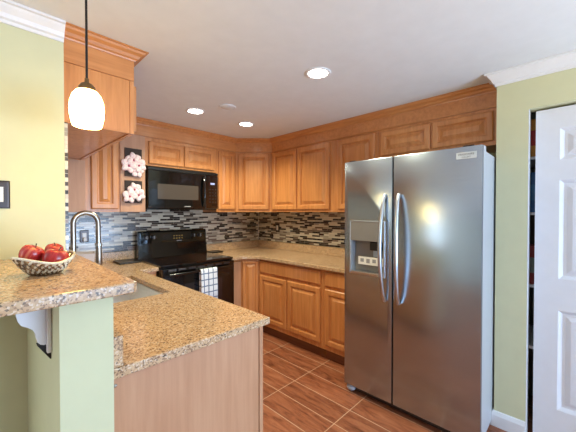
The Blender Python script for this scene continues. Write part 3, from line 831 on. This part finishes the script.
# white bin in the corner behind the faucet
bn = MB()
def frust(z0, z1, a0, b0, a1, b1):
    lo = [bn.b.verts.new((sx*a0, sy*b0, z0)) for sx, sy in ((-1, -1), (1, -1), (1, 1), (-1, 1))]
    hi = [bn.b.verts.new((sx*a1, sy*b1, z1)) for sx, sy in ((-1, -1), (1, -1), (1, 1), (-1, 1))]
    return lo, hi
lo, hi = frust(0, 0.165, 0.105, 0.085, 0.118, 0.096)
li, hi2 = frust(0.006, 0.165, 0.100, 0.080, 0.113, 0.091)
for i in range(4):
    j = (i+1) % 4
    bn.b.faces.new((lo[i], lo[j], hi[j], hi[i])); bn.b.faces.new((li[i], li[j], hi2[j], hi2[i])); bn.b.faces.new((hi[i], hi[j], hi2[j], hi2[i]))
bn.b.faces.new(lo); bn.b.faces.new(li)
bn.b.transform(Matrix.Translation((-2.31, -0.42, ZW+0.001)) @ Matrix.Rotation(math.radians(-14), 4, 'Z'))
tag(link('counter_bin', bn, 'bin'), 'white open bin on the counter behind the faucet', 'container')

# ================================================================== ORCHID PICTURES
def orchid_picture(x0, x1, z0, z1, blooms, label):
    y = FB-0.0125
    t = thing('orchid_picture', ((x0+x1)/2, y, z0), label, 'wall decoration', 'orchid pictures on the cabinet panel')
    link('canvas', MB().box(x0, x1, y-0.012, y, z0, z1, 0.001, 1), 'art_dark', t)
    for (cx, cz, r, tilt, dy) in blooms:
        fm = MB()
        for k in range(5):
            a = PI/2 + k*2*PI/5 + tilt
            d = V(math.cos(a), 0, math.sin(a)); sd = V(-math.sin(a), 0, math.cos(a)); wdt = r*(0.42 if k in (0, 2, 3) else 0.56)
            grid = []
            for i in range(6):
                s2 = i/5; ww = wdt*math.sin(PI*min(0.96, 0.12+0.84*s2))**0.7
                grid.append([fm.b.verts.new(V(cx, y-0.016-dy, cz)+d*(1.18*r*s2)+sd*(1.1*ww*q)+V(0, -0.012*math.sin(PI*s2*0.8)+0.006*q*q+0.004*(k % 2), 0)) for q in (-1, -0.5, 0, 0.5, 1)])
            for p, q in zip(grid, grid[1:]):
                for i in range(4): fm.b.faces.new((p[i], p[i+1], q[i+1], q[i]))
        fo = link('blossom', fm, 'petal', t, True)
        md = fo.modifiers.new('thickness', 'SOLIDIFY'); md.thickness = 0.0012; md.offset = 0
        link('blossom_lip', MB().ball((cx, y-0.026-dy, cz-0.004), r*0.15, (1, 0.6, 1.15), 12, 8), 'lip', fo, True)
    for sx in (-1, 1):
        lm = MB()
        bx = (x0+x1)/2+sx*0.055
        g = [lm.b.verts.new(V(bx+sx*a, y-0.0135-0.002*k, (z0+z1)/2-0.03+b)) for k, (a, b) in enumerate(((0, 0), (0.03, 0.018), (0.048, 0.0), (0.03, -0.016)))]
        lm.b.faces.new(g)
        lo_ = link('leaf', lm, 'leaf', t)
        md = lo_.modifiers.new('thickness', 'SOLIDIFY'); md.thickness = 0.0012
    return t
orchid_picture(-1.925, -1.772, 1.762, 2.028, [(-1.852, 1.918, 0.062, 0.2, 0.004), (-1.895, 1.862, 0.064, -0.3, 0.010), (-1.805, 1.872, 0.062, 0.5, 0.007), (-1.815, 1.812, 0.052, 1.1, 0.002)],
               'upper dark square picture with overflowing white and pink orchids')
orchid_picture(-1.925, -1.772, 1.507, 1.722, [(-1.845, 1.640, 0.055, 0.3, 0.004), (-1.890, 1.572, 0.058, -0.2, 0.008), (-1.808, 1.588, 0.055, 0.6, 0.006)],
               'lower dark square picture with white and pink orchids')

# ================================================================== BOWL OF APPLES
bc = V(-2.730, -2.112, 1.2135)
def bowl_pt(a, s2):
    """a = angle, s2 = 0 at the foot, 1 at the rim; the rim is drawn out to four corners"""
    r0 = 0.034; k = math.cos(2*(a-0.35))
    rr = r0 + (0.075-r0+0.010*k*s2)*s2**0.75
    z = 0.004 + 0.048*s2**1.25 + 0.012*k*s2*s2
    return V(bc.x+rr*math.cos(a), bc.y+rr*math.sin(a), bc.z+z)
bk = thing('woven_bowl', bc, 'woven silver and bronze metal bowl holding apples on the bar', 'bowl')
NS = 22
for fam, mat, name in ((1, 'weave_light', 'light_strands'), (-1, 'weave_dark', 'dark_strands')):
    wm = MB()
    for k in range(NS):
        a0 = 2*PI*k/NS
        wm.tube([bowl_pt(a0+fam*0.75*s2, s2) + V(0, 0, 0.0012*fam*math.sin(s2*12)) for s2 in [i/9 for i in range(10)]], 0.0042, 6)
    link(name, wm, mat, bk, True)
link('bowl_foot', MB().lathe([(0, 0.0), (0.036, 0.0), (0.038, 0.004), (0.036, 0.008), (0.0, 0.006)], bc+V(0, 0, 0.0005), 28), 'weave_dark', bk, True)
wm = MB(); ring = [bowl_pt(2*PI*k/48, 1.0) for k in range(49)]
wm.tube(ring, 0.004, 8, cap=False)
link('rim', wm, 'weave_light', bk, True)

def apple_mesh():
    r_ = 0.0385
    prof = [(0.0, -0.030), (0.010, -0.0335), (0.020, -0.0325), (0.030, -0.024), (0.0365, -0.010), (0.0395, 0.004), (0.0385, 0.018), (0.033, 0.029), (0.023, 0.0345), (0.013, 0.034), (0.006, 0.028), (0.0, 0.024)]
    return MB().lathe([(a*0.86, b*0.86) for a, b in prof], (0, 0, 0), 28)
AP = 'red apples in the woven bowl'
am = apple_mesh(); proto = thing('apple', (0, 0, 0), 'x', 'apple', AP)
link('skin', am, 'apple', proto, True)
link('stem', MB().tube([(0, 0, 0.0212), (0.002, 0, 0.031), (0.006, 0.002, 0.040)], [0.0015, 0.0014, 0.002], 8), 'stem', proto, True)
spots = [((0.024, -0.018, 0.0475), (0.15, 0.25, 0.3), 1.08, 'big red striped apple nearest the viewer in the woven bowl'),
         ((-0.034, 0.026, 0.064), (0.4, -0.25, 1.7), 1.0, 'red apple resting on the light switch side of the bowl'),
         ((0.030, 0.046, 0.069), (-0.2, -0.3, 2.6), 0.8, 'small red apple at the back of the bowl, behind the big striped one')]
for i, (off, rot, sc_, lab) in enumerate(spots):
    if i == 0: a = proto
    else:
        a = proto.copy(); COL.objects.link(a)
        for ch in list(proto.children):
            c2 = ch.copy(); COL.objects.link(c2); c2.parent = a
    a.location = bc+V(*off); a.rotation_euler = rot; a.scale = (sc_, sc_, sc_); a['label'] = lab

# ================================================================== CEILING LIGHTS
CG = 'recessed ceiling downlights'
for (x, y, lab) in ((-1.333, -2.176, 'lit recessed downlight nearest the refrigerator'), (-1.518, -0.925, 'lit recessed downlight in front of the microwave'), (-0.955, -0.933, 'lit recessed downlight nearest the diagonal corner cabinet')):
    t = thing('recessed_downlight', (x, y, H-0.012), lab, 'ceiling light', CG)
    link('trim_ring', MB().lathe([(0.062, 0.0015), (0.066, -0.004), (0.074, -0.006), (0.082, -0.003), (0.084, 0.0), (0.084, 0.0015)], (x, y, H-0.002), 40), 'white', t, True)
    link('lamp_face', MB().lathe([(0.0, -0.006), (0.03, -0.0055), (0.055, -0.003), (0.0615, 0.0), (0.0615, 0.0012), (0, 0.0012)], (x, y, H-0.002), 32), 'bulb', t, True)
    sp = spot('downlight_beam', (x, y, H-0.022), CAN_POWER, WARM)
tag(link('ceiling_vent_cover', MB().lathe([(0.0, -0.006), (0.055, -0.006), (0.060, -0.003), (0.063, -0.006), (0.070, -0.006), (0.075, 0.0), (0.0, 0.0)], (-1.377, -1.218, H-0.0005), 36), 'ceiling', smooth=True),
    'round blank ceiling cover between the downlights', 'ceiling cover')

# pendant
px, py = -2.592, -2.05
pt = thing('pendant_light', (px, py, 1.74), 'lit white glass pendant lamp on a dark cord above the bar', 'pendant light')
link('canopy', MB().lathe([(0, -0.022), (0.03, -0.02), (0.055, -0.008), (0.06, 0.0), (0, 0.0)], (px, py, H-0.0005), 28), 'bronze', pt, True)
link('cord', MB().tube([(px, py, H-0.022), (px, py, 1.933)], 0.0042, 8), 'cord', pt)
link('socket_cap', MB().lathe([(0, 0.046), (0.007, 0.046), (0.008, 0.030), (0.020, 0.024), (0.028, 0.012), (0.030, 0.0), (0.0, 0.0)], (px, py, 1.887), 28), 'cap', pt, True)
shp = [(0.026, 0.137), (0.036, 0.133), (0.047, 0.118), (0.055, 0.094), (0.0575, 0.068), (0.056, 0.038), (0.050, 0.008), (0.047, 0.0), (0.044, 0.0),
       (0.047, 0.008), (0.053, 0.038), (0.0545, 0.068), (0.052, 0.094), (0.044, 0.115), (0.034, 0.129), (0.026, 0.133)]
link('glass_shade', MB().lathe(shp + [shp[0]], (px, py, 1.750), 36), 'shade', pt, True)
link('light_bulb', MB().ball((px, py, 1.815), 0.024, (1, 1, 1.2)), 'shade', pt, True)
pl = bpy.data.lights.new('pendant_glow', 'POINT'); pl.energy = PENDANT_POWER; pl.color = GLOW; pl.shadow_soft_size = 0.05
po = bpy.data.objects.new('pendant_glow', pl); COL.objects.link(po); po.location = (px, py, 1.742)

# ================================================================== PANTRY SHELVES
sh = thing('pantry_shelves', (-0.16, -3.5, 0), 'pantry shelves glimpsed through the gap beside the white door', 'shelf')
SZ = (0.55, 0.95, 1.42, 1.78)
for z in SZ:
    link('shelf', MB().box(-0.385, 0.08, -3.94, -3.040, z-0.018, z), 'white', sh)
for x0 in (0.081,):
    link('back_panel', MB().box(x0, x0+0.012, -3.94, -3.040, 0.002, 2.2), 'pantry_dark', sh)
def carton(z, h, rgb, rgb2, lab, y0=-3.30, y1=-3.07):
    t = thing('food_box', (-0.2, (y0+y1)/2, z+0.0008), lab, 'box', 'food packages on the pantry shelves')
    link('carton', MB().box(-0.37, -0.20, y0, y1, z+0.0008, z+h, 0.002, 1), plain('carton_'+str(rgb[0]), rgb, 0.5), t)
    link('printed_panel', MB().box(-0.3715, -0.3703, y0+0.01, y1-0.01, z+h*0.3, z+h*0.7), plain('carton_print_'+str(rgb2[1]), rgb2, 0.5), t)
carton(SZ[3], 0.245, (214, 140, 40), (190, 40, 36), 'orange and red food box high in the pantry gap')
carton(SZ[2], 0.26, (34, 96, 150), (52, 120, 168), 'blue food box glimpsed in the pantry gap')
carton(SZ[1], 0.25, (150, 48, 44), (120, 130, 118), 'dark red food box in the pantry gap beneath the blue one')
